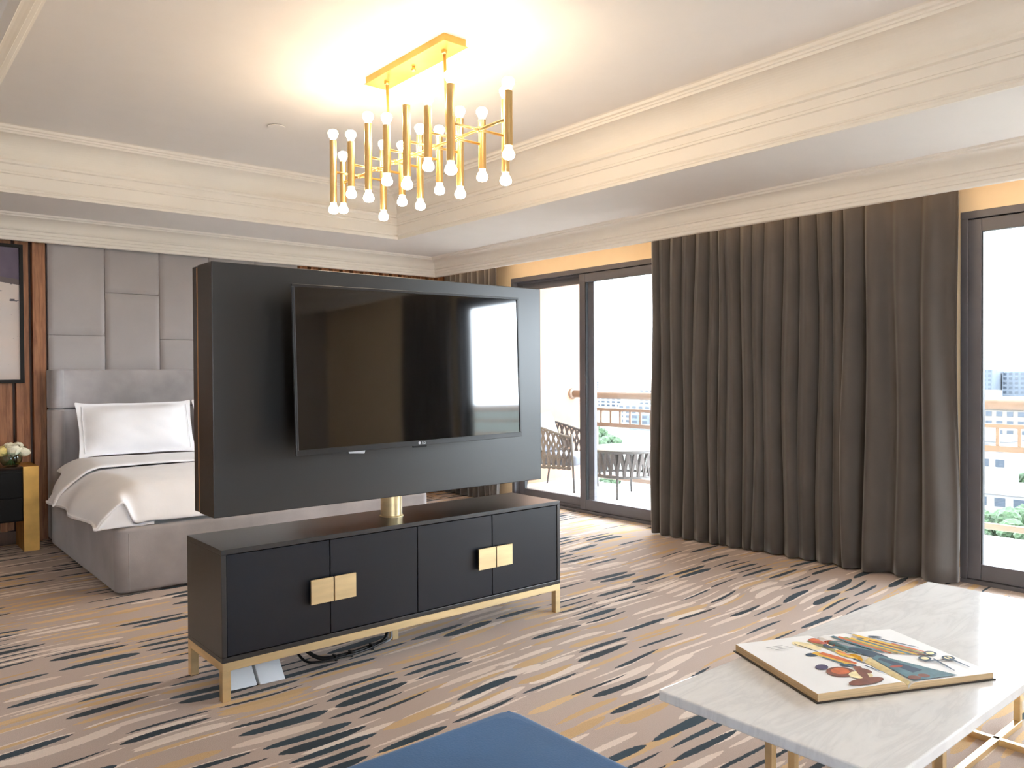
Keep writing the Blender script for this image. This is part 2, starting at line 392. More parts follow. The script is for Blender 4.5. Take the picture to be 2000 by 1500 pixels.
w2['label'] = 'bronze sliding balcony door right of the tall velvet curtains'; w2['category'] = 'sliding door'

f = MB(); f.box(FW[0], FW[1], YF-.12, YF-.06, .02, .08); f.box(FW[0], FW[1], YF-.12, YF-.06, FW[2]-.06, FW[2])
for x in (FW[0], (FW[0]+FW[1])/2-.03, FW[1]-.06): f.box(x, x+.06, YF-.12, YF-.06, .08, FW[2]-.06)
w3 = struct(f.build('added_window', M_alu, bevel=.003, seg=1))  # frame of the unseen window, added for daylight from the front
for a, b_ in ((FW[0]+.06, (FW[0]+FW[1])/2-.03), ((FW[0]+FW[1])/2+.03, FW[1]-.06)): MB().box(a, b_, YF-.093, YF-.087, .08, FW[2]-.06).build('pane', M_glass, w3)

# warm LED strip hidden behind the pelmet, washing the wall above the doors
led = mat('led_strip_diffuser', lin(255, 230, 190), .5, var=0, emit=(1, .72, .44, 1), estr=LED)
ls = thing('led_strip', 'warm light strip tucked behind the crown moulding above the curtains', 'light strip', (4.975, 2.9, 2.49))
MB().box(4.955, 4.975, -1.6, 7.0, 2.488, 2.496).build('channel', M_alu, ls); MB().box(4.957, 4.973, -1.6, 7.0, 2.484, 2.488).build('diffuser', led, ls)

# smoke detector on the tray ceiling
sd = thing('ceiling_detector', 'small round flush cover plate on the tray ceiling left of the chandelier', 'detector', (2.199, 4.99, ZC))
MB().lathe((2.199, 4.99, ZC), [(.052, -.004), (.055, -.005), (.055, -.009), (.052, -.010)], 32).build('cover_plate', M_ceil, sd, smooth=False)
MB().lathe((2.199, 4.99, ZC), [(.048, 0), (.048, -.004)], 28).build('shadow_gap_ring', mat('gap_shade_grey', lin(110, 106, 102), .6), sd)  # ring coloured grey to paint the shade of the gap behind the plate

# ---------------------------------------------------------------- curtains
def curtain(name, label, y0, y1, xa, xb, nf, amp, seed, zt=2.50, zb=.012, edge=0.):
    rnd = random.Random(seed); n = nf*14; nz = 26
    wts = [rnd.uniform(.6, 1.5) for _ in range(nf)]; tot = sum(wts); amps = [rnd.uniform(.55, 1.15) for _ in range(nf+1)]
    leans = [rnd.uniform(-.5, .5) for _ in range(nf+1)]
    cum = [0]
    for w in wts: cum.append(cum[-1]+w/tot)
    def ph(s):
        for k in range(nf):
            if s <= cum[k+1] or k == nf-1:
                q = (s-cum[k])/(cum[k+1]-cum[k]); return k+q, lerp(amps[k], amps[k+1], q), lerp(leans[k], leans[k+1], q)
    b = MB(); b.smooth = True
    def fn(u, v):
        p, a, ln = ph(u); z = lerp(zb, zt, v); d = 1-v
        th = 2*PI*(p+ln*.35*d+.06*math.sin(5*d+p*2+seed)*d)
        g = amp*a*(.55+.45*min(1, d*1.6))
        wv = math.sin(th)*.75+.25*math.sin(2*th+seed)+.12*math.sin(.5*th+3*d)
        bulge = edge*math.sin(PI*v)*smooth((u-.8)/.2)
        return (lerp(xa, xb, u)-g*wv, lerp(y0, y1, u)+.45*g*math.cos(th)*.8-bulge+.01*math.sin(7*v+p), z)
    b.grid(fn, n, nz)
    o = b.build(name, M_curtain, solid=.004)
    return tag(o, label, 'curtain')
curtain('velvet_curtain', 'wide taupe velvet curtain in many narrow folds beside the left balcony door', 4.17, 2.55, 5.0, 5.10, 15, .065, 3)
curtain('velvet_curtain', 'taupe velvet curtain in broad smooth folds beside the right balcony door', 2.60, 1.935, 5.07, 5.14, 4, .07, 5, edge=.02)
curtain('velvet_curtain', 'taupe velvet curtain gathered in the far corner behind the television panel', 7.12, 6.24, 5.06, 5.06, 9, .055, 9)
curtain('velvet_curtain', 'taupe velvet curtain beyond the right balcony door mirrored in the television', -.60, -1.55, 5.07, 5.1, 9, .06, 11)

# ---------------------------------------------------------------- media console
CX0, CX1, CY0, CY1, CZ0, CZ1 = 1.138, 2.982, 3.142, 3.55, .155, .606
mc = thing('media_console', 'long black media console with brass base and square brass pulls', 'console', (2.06, 3.345, 0))
o = MB(); t = .02
o.box(CX0, CX1, CY0, CY1, CZ1-t, CZ1); o.box(CX0, CX1, CY0, CY1, CZ0, CZ0+t)
o.box(CX0, CX0+t, CY0, CY1, CZ0+t, CZ1-t); o.box(CX1-t, CX1, CY0, CY1, CZ0+t, CZ1-t); o.box(CX0+t, CX1-t, CY1-.012, CY1, CZ0+t, CZ1-t)
o.box(CX0+t, CX1-t, CY0+.03, CY0+.04, CZ0+t, CZ1-t)
o.build('carcass', M_black, mc, bevel=.002, seg=2)
dx = [CX0+t, 1.611, 2.062, 2.512, CX1-t]
hx = [(1.508, 1.613), (1.618, 1.722), (2.405, 2.513), (2.519, 2.623)]
for i in range(4):
    d = MB().box(dx[i]+.002, dx[i+1]-.002, CY0+.003, CY0+.024, CZ0+t+.003, CZ1-t-.003).build('door', M_door, mc, bevel=.0015, seg=1)
    a, b = hx[i]
    h = MB(); h.box(a, b, CY0-.026, CY0-.016, .323, .428); h.box((a+b)/2-.02, (a+b)/2+.02, CY0-.016, CY0+.003, .35, .40)
    h = h.build('handle', M_brass, d, bevel=.0012, seg=1); h['label'] = 'square brass pull'
o = MB(); r = .034
o.box(CX0, CX1, CY0, CY0+r, CZ0-r, CZ0); o.box(CX0, CX1, CY1-r, CY1, CZ0-r, CZ0)
o.box(CX0, CX0+r, CY0+r, CY1-r, CZ0-r, CZ0); o.box(CX1-r, CX1, CY0+r, CY1-r, CZ0-r, CZ0)
o = o.build('base_frame', M_brass, mc, bevel=.0015, seg=1); o['label'] = 'brass base frame'
for x, y in ((CX0, CY0), (CX1-r, CY0), (CX0, CY1-r), (CX1-r, CY1-r), (2.045, 3.345)):
    MB().box(x, x+r, y, y+r, 0, CZ0-r if y != 3.345 else CZ0).build('leg', M_brass, mc, bevel=.0015, seg=1)

# power boxes and cables under it
for i, (x0, yb) in enumerate(((1.205, 3.232), (1.322, 3.215))):
    p = thing('power_box', ('white plastic power box under the console, next to its front brass leg', 'white plastic power box under the console, right of its twin')[i], 'power box', (x0+.05, yb, 0), 'power boxes under the console')
    b = MB()
    b.add([(x0, yb, .004), (x0+.108, yb-.01, .004), (x0+.108, yb+.06, .085), (x0, yb+.07, .085), (x0, yb+.02, 0), (x0+.108, yb+.01, 0), (x0+.108, yb+.09, 0), (x0, yb+.10, 0), (x0, yb+.085, .08), (x0+.108, yb+.075, .08)],
          [(0, 1, 2, 3), (0, 4, 5, 1), (4, 7, 6, 5), (3, 2, 9, 8), (8, 9, 6, 7), (0, 3, 8, 7, 4), (1, 5, 6, 9, 2)])
    b.build('box_body', M_plastic, p, bevel=.003, seg=2)
    MB().tube([(x0+.055, yb+.075, .07), (x0+.06, yb+.09, .10), (x0+.08, yb+.1, .12)], .004, 8).build('lead', M_cable, p)
c = thing('cable_bundle', 'black cable bundle trailing over the carpet under the console', 'cable', (1.80, 3.30, 0))
def bez(pts, n=8):
    out = []
    for i in range(len(pts)-1):
        p0 = Vector(pts[max(i-1, 0)]); p1 = Vector(pts[i]); p2 = Vector(pts[i+1]); p3 = Vector(pts[min(i+2, len(pts)-1)])
        for k in range(n):
            t = k/n; out.append(.5*((2*p1)+(-p0+p2)*t+(2*p0-5*p1+4*p2-p3)*t*t+(-p0+3*p1-3*p2+p3)*t**3))
    return out+[Vector(pts[-1])]
c1 = [(2.04, 3.40, .15), (2.03, 3.37, .07), (1.99, 3.33, .02), (1.90, 3.31, .012), (1.80, 3.29, .012), (1.70, 3.29, .012), (1.63, 3.33, .02), (1.56, 3.42, .09)]
b = MB(); b.smooth = True; b.tube(bez(c1), .009, 8); b.build('power_cable', M_cable, c)
b = MB(); b.smooth = True; b.tube(bez([(p[0], p[1]-.02, p[2]) for p in c1[2:6]]+[(1.62, 3.285, .01), (1.57, 3.33, .02), (1.55, 3.44, .09)]), .006, 8); b.build('signal_cable', M_cable, c)
b = MB(); b.smooth = True; b.tube(bez([(2.045, 3.385, .15), (2.04, 3.35, .05), (2.02, 3.322, .018), (1.96, 3.305, .014), (1.90, 3.30, .014)]), .0045, 8)
o = b.build('aerial_cable', M_cablegrey, c); o['label'] = 'light grey cable'
for q in ((1.90, 3.305), (1.78, 3.285), (1.70, 3.285)): MB().box(q[0]-.004, q[0]+.004, q[1]-.022, q[1]+.012, .001, .026).build('cable_tie', M_cable, c)

# ---------------------------------------------------------------- swivel panel with pole
tp = thing('swivel_panel', 'large dark rotating television panel on a brass pole above the console', 'tv panel', (2.055, 3.364, .606))
MB().box(1.150, 2.945, 3.25, 3.418, .717, 1.763).build('front_board', M_black, tp, bevel=.003)
MB().box(1.153, 2.942, 3.418, 3.438, .725, 1.755).build('brass_inlay', mat('bronze_inlay', lin(196, 146, 92), .45, .4), tp)
MB().box(1.152, 2.943, 3.438, 3.486, .719, 1.761).build('back_board', M_black, tp, bevel=.003)
MB().lathe((2.055, 3.364, .606), [(.052, 0), (.052, .112)], 40).build('pole', M_brass, tp, smooth=True).modifiers.new('e', 'EDGE_SPLIT')
MB().lathe((2.055, 3.364, .606), [(.058, 0), (.058, .004), (.053, .006)], 40).build('pole_collar', M_brass, tp)
MB().box(1.156, 1.1605, 3.412, 3.44, 1.42, 1.50).build('hinge', M_gap, tp)

tv = thing('television', 'flat black television mounted on the dark swivel panel', 'television', (2.040, 3.082, 1.326), rot=(-.019, -.011, .017))
W, H = 1.24, .71
o = MB(); bz = .011
o.box(-W/2, W/2, 0, .012, H/2-bz, H/2); o.box(-W/2, W/2, 0, .012, -H/2, -H/2+.024)
o.box(-W/2, -W/2+bz, 0, .012, -H/2+.024, H/2-bz); o.box(W/2-bz, W/2, 0, .012, -H/2+.024, H/2-bz)
o.build('bezel', M_tvframe, tv, bevel=.0015, local=True)
MB().box(-W/2+bz, W/2-bz, .004, .010, -H/2+.024, H/2-bz).build('screen', M_screen, tv, local=True)
MB().add([(-W/2+.002, .012, -H/2+.002), (W/2-.002, .012, -H/2+.002), (W/2-.002, .012, H/2-.002), (-W/2+.002, .012, H/2-.002),
          (-W/2+.05, .06, -H/2+.05), (W/2-.05, .06, -H/2+.05), (W/2-.05, .06, H/2-.05), (-W/2+.05, .06, H/2-.05)],
         [(0, 1, 2, 3), (4, 7, 6, 5), (0, 4, 5, 1), (1, 5, 6, 2), (2, 6, 7, 3), (3, 7, 4, 0)]).build('rear_shell', M_tvframe, tv, local=True)
MB().box(-.2, .2, .055, .172, -.15, .15).build('wall_bracket', M_gap, tv, local=True)
MB().box(-.045, .03, .002, .014, -H/2-.008, -H/2+.002).build('sensor_window', M_gap, tv, bevel=.002, local=True)
cu_ = bpy.data.curves.new('logo', 'FONT'); cu_.body = 'LG'; cu_.size = .017; cu_.extrude = .0004; cu_.align_x = 'CENTER'
lo = bpy.data.objects.new('logo_letters', cu_); C.objects.link(lo)
dg = bpy.context.evaluated_depsgraph_get(); me = bpy.data.meshes.new_from_object(lo.evaluated_get(dg)); bpy.data.objects.remove(lo)
lo = bpy.data.objects.new('logo_letters', me); C.objects.link(lo); lo.parent = tv; lo.location = (.012, -.0006, -H/2+.006); lo.rotation_euler = (PI/2, 0, 0)
me.materials.clear(); me.materials.append(M_plastic)
MB().lathe((0, 0, 0), [(.0065, 0), (.0065, .001)], 18).build('logo_emblem', mat('logo_grey', lin(190, 190, 194), .4), tv, local=True)
e = [x for x in tv.children if x.name.startswith('logo_emblem')][0]; e.location = (-.012, -.0002, -H/2+.012); e.rotation_euler = (PI/2, 0, 0)
MB().add([(-.37, .02, -H/2), (-.285, .02, -H/2), (-.285, .03, -H/2-.016), (-.36, .03, -H/2-.010), (-.37, .021, -H/2), (-.285, .021, -H/2), (-.285, .031, -H/2-.016), (-.36, .031, -H/2-.010)],
         [(0, 1, 2, 3), (7, 6, 5, 4), (0, 4, 5, 1), (1, 5, 6, 2), (2, 6, 7, 3), (3, 7, 4, 0)]).build('paper_tag', M_plastic, tv, local=True)

# ---------------------------------------------------------------- chandelier
chd = thing('chandelier', 'brass chandelier of vertical tubes with glowing bulbs at both ends', 'chandelier', (2.305, 3.52, ZC))
CXc, CYc, ZT = 2.285, 3.49, 2.446
o = MB(); o.box(CXc-.066, CXc+.066, 3.125, 3.865, ZC-.036, ZC); o.box(CXc-.072, CXc+.072, 3.118, 3.872, ZC-.040, ZC-.036)
o.build('canopy', M_gold, chd, bevel=.001, seg=1)
MB().lathe((CXc, CYc, ZC-.04), [(.008, 0), (.008, -.006), (.012, -.010), (.012, -.020), (.005, -.024)], 16).build('finial', M_lampbrass, chd, smooth=True)
for y in (3.22, 3.76):
    b = MB(); b.smooth = True; b.tube([(CXc+.005, y, ZC-.04), (2.305, y, ZT)], .0075, 12).lathe((CXc+.003, y, ZC-.04), [(.014, 0), (.014, -.012), (.009, -.018)], 14)
    b.build('stem', M_lampbrass, chd)
b = MB(); b.smooth = True; b.tube([(2.305, 2.76, ZT), (2.305, 4.28, ZT)], .0075, 12); b.build('spine_rod', M_lampbrass, chd)
ys = [2.965, 3.148, 3.334, 3.52, 3.706, 3.892, 4.097]
for y in ys:
    b = MB(); b.smooth = True; b.tube([(2.15, y, ZT), (2.455, y, ZT)], .0065, 10).lathe((2.305, y, ZT-.012), [(.013, 0), (.013, .024)], 12)
    b.build('cross_arm', M_lampbrass, chd)
def lamp_tube(L):
    b = MB(); b.smooth = True; b.lathe((0, 0, -L/2), [(.0195, 0), (.0195, L)], 24); return b
def lamp_bulb():
    b = MB(); b.smooth = True
    b.lathe((0, 0, 0), [(.012, .010), (.018, .014), (.0265, .030), (.029, .040), (.027, .050), (.020, .058), (.008, .062)], 18); return b
proto = {}
for L, key in ((.350, 'L'), (.245, 'S')):
    pass
spots = [(x, y, 'L' if i % 2 == 0 else 'S') for x in (2.14, 2.465) for i, y in enumerate(ys)]+[(2.305, 4.29, 'S'), (2.305, 2.752, 'S')]
for x, y, k in spots:
    L = .350 if k == 'L' else .245
    if k not in proto:
        tb = lamp_tube(L).build('tube', M_lampbrass, chd, local=True); tb.modifiers.new('e', 'EDGE_SPLIT')
        proto[k] = tb
    else: tb = dup(proto[k], (0, 0, 0), chd)
    tb.location = (x-2.305, y-3.52, ZT-ZC)
    for s in (1, -1):
        if 'bulb' not in proto:
            proto['bulb'] = lamp_bulb().build('bulb', M_bulb, tb, local=True)
            b = MB(); b.smooth = True; b.lathe((0, 0, 0), [(.0165, -.004), (.0165, .012), (.013, .016)], 18)
            proto['collar'] = b.build('collar', M_socket, tb, local=True)
            bl, co = proto['bulb'], proto['collar']
        else: bl = dup(proto['bulb'], (0, 0, 0), tb); co = dup(proto['collar'], (0, 0, 0), tb)
        for q in (bl, co): q.parent = tb; q.location = (0, 0, s*L/2); q.rotation_euler = (0, 0 if s > 0 else PI, 0)

# ---------------------------------------------------------------- bed
BX0, BX1, BYF, BZ = 1.215, 3.425, 5.045, .40
bed = thing('bed', 'grey velvet upholstered bed with curved winged headboard', 'bed', (2.32, 6.1, 0))
def rrect(x0, x1, y0, y1, r, n=8):
    out = []
    for cx, cy, a0 in ((x1-r, y0+r, -PI/2), (x1-r, y1-r, 0), (x0+r, y1-r, PI/2), (x0+r, y0+r, PI)):
        out += [(cx+r*math.cos(a0+i/n*PI/2), cy+r*math.sin(a0+i/n*PI/2)) for i in range(n+1)]
    return out
b = MB(); b.smooth = True
b.prism(rrect(BX0, BX1, BYF, 6.98, .07), .012, BZ)
o = b.build('bed_base', M_velvet, bed, bevel=.025, seg=4)
MB().tube([(BX0+.07, BYF-.001, .03), (BX0+.07, BYF-.001, BZ-.03)], .003, 6).build('piping', M_velvet, o)
# headboard: wrap-round plan curve, upper roll and lower section
def hb_plan(th, front):
    pts = []
    x0, x1, yb = 1.235, 3.405, 7.183
    n = 10
    out = [(x0, yb)]
    out += [(x0, front+.03)]+[(x0+.035-.035*math.cos(a), front+.03-.03*math.sin(a)) for a in (PI*.25, PI*.5)]
    out += [(x0+.035+.05*math.sin(a), front+.05-.05*math.cos(a)) for a in [PI*.12*i for i in range(1, 4)]]
    out += [(x0+.10+(.16)*(1-math.cos(PI/2*i/n)), front+.06+(yb-th-front-.06)*math.sin(PI/2*i/n)) for i in range(n+1)]
    left = out
    right = [(x0+x1-x, y) for x, y in left[::-1]]
    return left+right
for z0, z1, th in ((.02, 1.04, .045), (1.046, 1.352, .10)):
    b = MB(); b.smooth = True
    b.prism(hb_plan(th, 6.985), z0, z1)
    b.build('headboard' if z0 < .5 else 'headboard_roll', M_velvet, bed, bevel=.014, seg=3)
MB().box(1.34, 3.30, 5.17, 7.05, BZ-.02, .555).build('mattress', M_linen, bed, bevel=.05, seg=4)
# duvet: one draped sheet
dv = thing('duvet', 'white duvet draped over the bed, corner folded at the foot', 'duvet', (2.32, 5.9, .60))
def drape(u, v, y0, y1, top, hang, lift=0., sd=1):
    # u across the bed (left hem to right hem), v from foot to head
    s = (u-.5)*2
    half = 1.045; over = hang
    tot = half+over; a = abs(s)*tot
    ytop = lerp(y0, y1, v)
    r = .13
    if a < half: dx, dz = a, 0.
    else: q = (a-half); dx = half+.13*math.sin(min(q/.22, PI/2))*.9; dz = -(q*.92-.09*math.sin(min(q/.16, 1)*PI/2)*.6) if q > 0 else 0
    dz = -max(0, a-half+.12)**1.5*1.05 if a > half-.12 else 0
    x = 2.32+math.copysign(dx, s)
    f = max(0, (BYF+.30-ytop)/.30) if y0 < 5.2 else 0     # falling over the foot
    y = ytop; z = top+lift+dz
    if f > 0:
        z -= .215*f**2.6*(1-smooth((a-half+.05)/.07)*.93)
        y += 0
    side = smooth((a-half)/.2)
    x += math.copysign(.05*side+.022*side*math.sin(ytop*9+sd), s)
    z += .010*vnoise(x*3.2, y*3.0, sd)*(1-side*.5)+.022*math.exp(-((a-.5)**2)/.5)*math.sin(PI*min(1, max(0, v)))
    if side > 0: z += .012*math.sin(ytop*14+sd*2)*side
    return (x, y, max(z, .415))
b = MB(); b.smooth = True
b.grid(lambda u, v: drape(u, v, BYF+.008, 6.42, .625, .33), 90, 64)
b.build('duvet_cover', M_linen, dv, solid=.016, subsurf=1)
b = MB(); b.smooth = True                                      # closed front of the fold at the foot corner
def fold(u, v):
    tot = 1.045+.33; a = lerp(1.045-.16, tot-.03, u); p = drape(.5-a/tot/2, 0, BYF+.008, 6.42, .625, .33)
    return (p[0]+.03*u*(1-v), BYF+.020+.05*u*(1-v)*v+.02*math.sin(u*6)*v, lerp(.404, max(p[2], .41)-.006, v))
b.grid(fold, 16, 8); b.build('corner_fold', M_linen, dv, solid=.012, subsurf=1)
b = MB(); b.smooth = True
b.grid(lambda u, v: drape(u, v, 6.16, 6.80, .628, .36-.30*smooth((v-.25)/.5), .026+.006*math.sin(v*PI), 3), 90, 20)
b.build('turned_down_edge', M_linen, dv, solid=.02, subsurf=1)
def pillow(x0, x1, label, seed):
    p = thing('pillow', label, 'pillow', ((x0+x1)/2, 6.72, .66), 'white pillows on the bed')
    b = MB(); b.smooth = True; rnd = random.Random(seed); N = 22
    w, h = (x1-x0)/2, .215; lean = .38
    def pt(u, v, side):
        s, t_ = u*2-1, v*2-1
        e = max(abs(s), abs(t_))
        d = .095*max(0, 1-(abs(s)/.9)**3)**.7*max(0, 1-(abs(t_)/.88)**3)**.7 if abs(s) < .9 and abs(t_) < .88 else 0
        pin = 1-.05*(1-s*s)*0-.045*(1-abs(t_))*abs(s)**4
        px = s*w*(1-.04*(1-t_*t_)); pz = t_*h*(1-.06*(1-s*s)*0.+.09*abs(s)**6)
        d = side*(d+.004)+.008*vnoise(s*4, t_*4, seed)
        y = d; z = pz
        yy = y*math.cos(lean)+z*math.sin(lean); zz = z*math.cos(lean)-y*math.sin(lean)
        return ((x0+x1)/2+px, 6.78+yy*.8, .885+zz*.98)
    b.grid(lambda u, v: pt(u, v, -1), N*2, N); b.grid(lambda u, v: pt(u, v, 1), N*2, N)
    o = b.build('pillowcase', M_linen, p, subsurf=1)
    for s in (-1, 1):
        b2 = MB(); b2.smooth = True; b2.tube([((x0+x1)/2+s*w*.90, 6.78+math.sin(lean)*z*.8-.012, .885+z*math.cos(lean)) for z in [-.19+.038*i for i in range(11)]], .003, 6)
        b2.build('flange_seam', M_linen, o)
    return p
pillow(1.365, 2.235, 'plump white flanged pillow at the near left of the headboard', 1)
pillow(2.245, 3.12, 'white pillow mostly hidden behind the swivel panel', 2)

# ---------------------------------------------------------------- nightstand, vase, roses, picture
ns = thing('nightstand', 'black bedside cabinet with broad gold leaf end beside the bed', 'nightstand', (.75, 7.0, 0))
MB().box(.42, 1.018, 6.85, 7.18, .225, .612).build('body', M_gap, ns, bevel=.002)
for z0, z1 in ((.235, .395), (.405, .592)):
    d = MB().box(.43, 1.010, 6.838, 6.852, z0, z1).build('drawer', mat('black_drawer_front', lin(18, 17, 17), .5, var=.1, spec=.2), ns, bevel=.002)
    MB().box(.60, .84, 6.832, 6.838, z1-.012, z1-.004).build('finger_pull', M_gap, d)
MB().box(.42, 1.018, 6.84, 7.18, .612, .63).build('top', mat('dark_gloss_top', lin(44, 30, 24), .12, var=.1), ns, bevel=.002)
for x in (1.018, .318):
    MB().box(x, x+.102, 6.83, 7.18, 0, .63).build('end_panel', M_gold, ns, bevel=.002)
vz = (.955, 6.925, .63)
vs_ = thing('glass_vase', 'round clear glass vase of roses on the bedside cabinet', 'vase', vz)
b = MB(); b.smooth = True
outer = [(.030, .0), (.052, .008), (.070, .035), (.075, .062), (.068, .092), (.055, .112), (.050, .118)]
inner = [(r-.003, z) for r, z in outer[::-1][:-1]]+[(.028, .006)]
b.lathe(vz, outer+inner, 28); b.build('bowl', M_vaseglass, vs_)
b = MB(); b.smooth = True; b.lathe(vz, [(.03, .009), (.050, .012), (.066, .036), (.0705, .062), (.068, .075)], 24); b.build('water', M_water, vs_)
def rose(x, y, z, r, m, label, seed):
    rnd = random.Random(seed)
    t = thing('rose', label, 'flower', (vz[0], vz[1], vz[2]+.012), 'roses in the glass vase')
    h = MB(); h.smooth = True
    tilt = Vector((x-vz[0], y-vz[1], .16)).normalized()
    u = tilt.orthogonal().normalized(); w = tilt.cross(u); cpt = Vector((x, y, z))
    for layer, (n, rr, top) in enumerate(((3, .40, .86), (4, .62, .78), (5, .84, .70), (6, 1.0, .58))):
        for k in range(n):
            a0 = 2*PI*k/n+layer*.9+rnd.uniform(-.2, .2)
            def fn(p, q, a0=a0, rr=rr, top=top, n=n):
                e = (2*p-1)**2; th = PI*(.10+(top-.10)*q*(1-.14*e)); R = r*rr*(1+.10*math.sin(7*a0)*e+.16*max(0, q-.75)*4*(layer > 1)*.5)
                a = a0+(p-.5)*2*PI/n*1.35
                return cpt+(u*math.cos(a)+w*math.sin(a))*R*math.sin(th)+tilt*(-R*math.cos(th)+r*.12*(1-rr))
            h.grid(fn, 6, 7)
    h.build('bloom', m, t, solid=.0012)
    s = MB(); s.smooth = True; s.tube(bez([(vz[0]-(x-vz[0])*.4, vz[1]-(y-vz[1])*.4, vz[2]+.014), (lerp(vz[0], x, .4), lerp(vz[1], y, .4), vz[2]+.09), tuple(cpt-tilt*r*.7)], 5), .0028, 6)
    s.build('stem', M_leaf, t)
    for k in range(2):
        a = rnd.uniform(0, 2*PI); l = MB(); l.smooth = True
        d = Vector((math.cos(a), math.sin(a), .25)); e = Vector((-math.sin(a), math.cos(a), 0)); p0 = cpt-tilt*r*.8
        l.grid(lambda p, q: p0+d*(.062*q)+e*(p-.5)*.038*math.sin(PI*min(.98, q+.02))+Vector((0, 0, -.012*q*q+.008*abs(p-.5))), 4, 6)
        l.build('leaf', M_leaf, t, solid=.0008)
rose(.968, 6.90, .765, .050, M_petal, 'largest cream rose at the middle of the vase', 1)
rose(1.040, 6.92, .742, .043, M_petal, 'cream rose leaning out over the gold end of the bedside cabinet', 2)
rose(.892, 6.91, .755, .044, M_petal2, 'pale yellow rose at the left of the vase', 3)
rose(.955, 6.99, .775, .040, M_petal, 'cream rose at the back of the vase', 4)
rose(1.012, 6.97, .785, .030, M_petal, 'small cream rosebud between the two open roses', 5)

pc = thing('framed_painting', 'large framed abstract painting in purple and cream on the slatted wall', 'painting', (.52, 7.17, 1.25))
o = MB(); px0, px1, pz0, pz1 = -.05, 1.085, 1.248, 2.318; fw = .026
o.box(px0, px1, 7.150, 7.195, pz1-fw, pz1); o.box(px0, px1, 7.150, 7.195, pz0, pz0+fw); o.box(px0, px0+fw, 7.150, 7.195, pz0+fw, pz1-fw); o.box(px1-fw, px1, 7.150, 7.195, pz0+fw, pz1-fw)
o.build('frame', M_picframe, pc, bevel=.002)
MB().box(px0+fw, px1-fw, 7.165, 7.19, pz0+fw, pz1-fw).build('canvas', M_art, pc)

# ---------------------------------------------------------------- coffee table and book
TX0, TX1, TY0, TY1, TZ = 1.724, 3.469, .779, 1.423, .42
ct = thing('coffee_table', 'low coffee table with white marble top on thin brass frames', 'coffee table', ((TX0+TX1)/2, (TY0+TY1)/2, 0))
MB().box(TX0, TX1, TY0, TY1, TZ-.03, TZ).build('marble_top', M_marble, ct, bevel=.005, seg=3)
q = .022
def uframe(axis, c, a, b_):
    fr = MB()
    if axis == 'x': bx = lambda s0, s1, z0, z1: fr.box(s0, s1, c-q/2, c+q/2, z0, z1)
    else: bx = lambda s0, s1, z0, z1: fr.box(c-q/2, c+q/2, s0, s1, z0, z1)
    bx(a, b_, 0, q); fr.build('floor_bar', M_brass, ct, bevel=.001, seg=1)
    fr = MB(); bx(a, b_, TZ-.03-q, TZ-.03); fr.build('top_bar', M_brass, ct, bevel=.001, seg=1)
    for s0 in (a, b_-q):
        fr = MB(); bx(s0, s0+q, q, TZ-.03-q); fr.build('leg', M_brass, ct, bevel=.001, seg=1)
uframe('x', 1.026, 2.56, 3.285); uframe('x', 1.20, 1.915, 2.64)
uframe('y', 3.062, .87, 1.33); uframe('y', 2.128, .83, 1.262)

bk = thing('open_book', 'open illustrated book lying on the white marble table', 'book', (2.318, 1.150, TZ), rot=(0, 0, -.43))
PW, PH = .290, .405
o = MB(); o.box(-PW-.006, PW+.006, -PH/2-.005, PH/2+.005, .0003, .004); o.build('cover', M_cover, bk, bevel=.001, seg=1, local=True)
def page_z(s, th): # s 0 at the gutter .. 1 at the fore edge
    return .004+th*(1-math.exp(-s*34))*(1-.16*s)+.002
for sg, th in ((-1, .023), (1, .017)):
    b = MB(); n = 20
    top = [(sg*PW*(i/n)**1.7, page_z((i/n)**1.7, th)) for i in range(n+1)]
    vs2 = []
    for yv in (-PH/2, PH/2): vs2 += [(x, yv, z) for x, z in top]+[(x, yv, .004) for x, z in top]
    m_ = n+1; fs = []
    for i in range(n):
        fs.append((i, i+1, 2*m_+i+1, 2*m_+i)); fs.append((i, m_+i, m_+i+1, i+1)); fs.append((2*m_+i, 2*m_+i+1, 3*m_+i+1, 3*m_+i)); fs.append((m_+i, 3*m_+i, 3*m_+i+1, m_+i+1))
    fs.append((n, m_+n, 3*m_+n, 2*m_+n)); fs.append((0, 2*m_, 3*m_, m_))
    b.add(vs2, fs)
    for i in range(len(b.f)): b.mi[i] = 0 if (i < 4*n and i % 4 == 0) else 1
    b.build('page_block', [M_page, M_pageedge], bk, local=True)
INK = {k: mat('ink_'+k, lin(*c), .7, var=.18, scale=40) for k, c in dict(navy=(44, 62, 82), teal=(86, 118, 126), orange=(206, 104, 48), red=(176, 74, 48), yellow=(228, 180, 60), cream=(238, 220, 170), brown=(126, 70, 46), purple=(76, 66, 96), olive=(150, 144, 90), grey=(150, 150, 152)).items()}
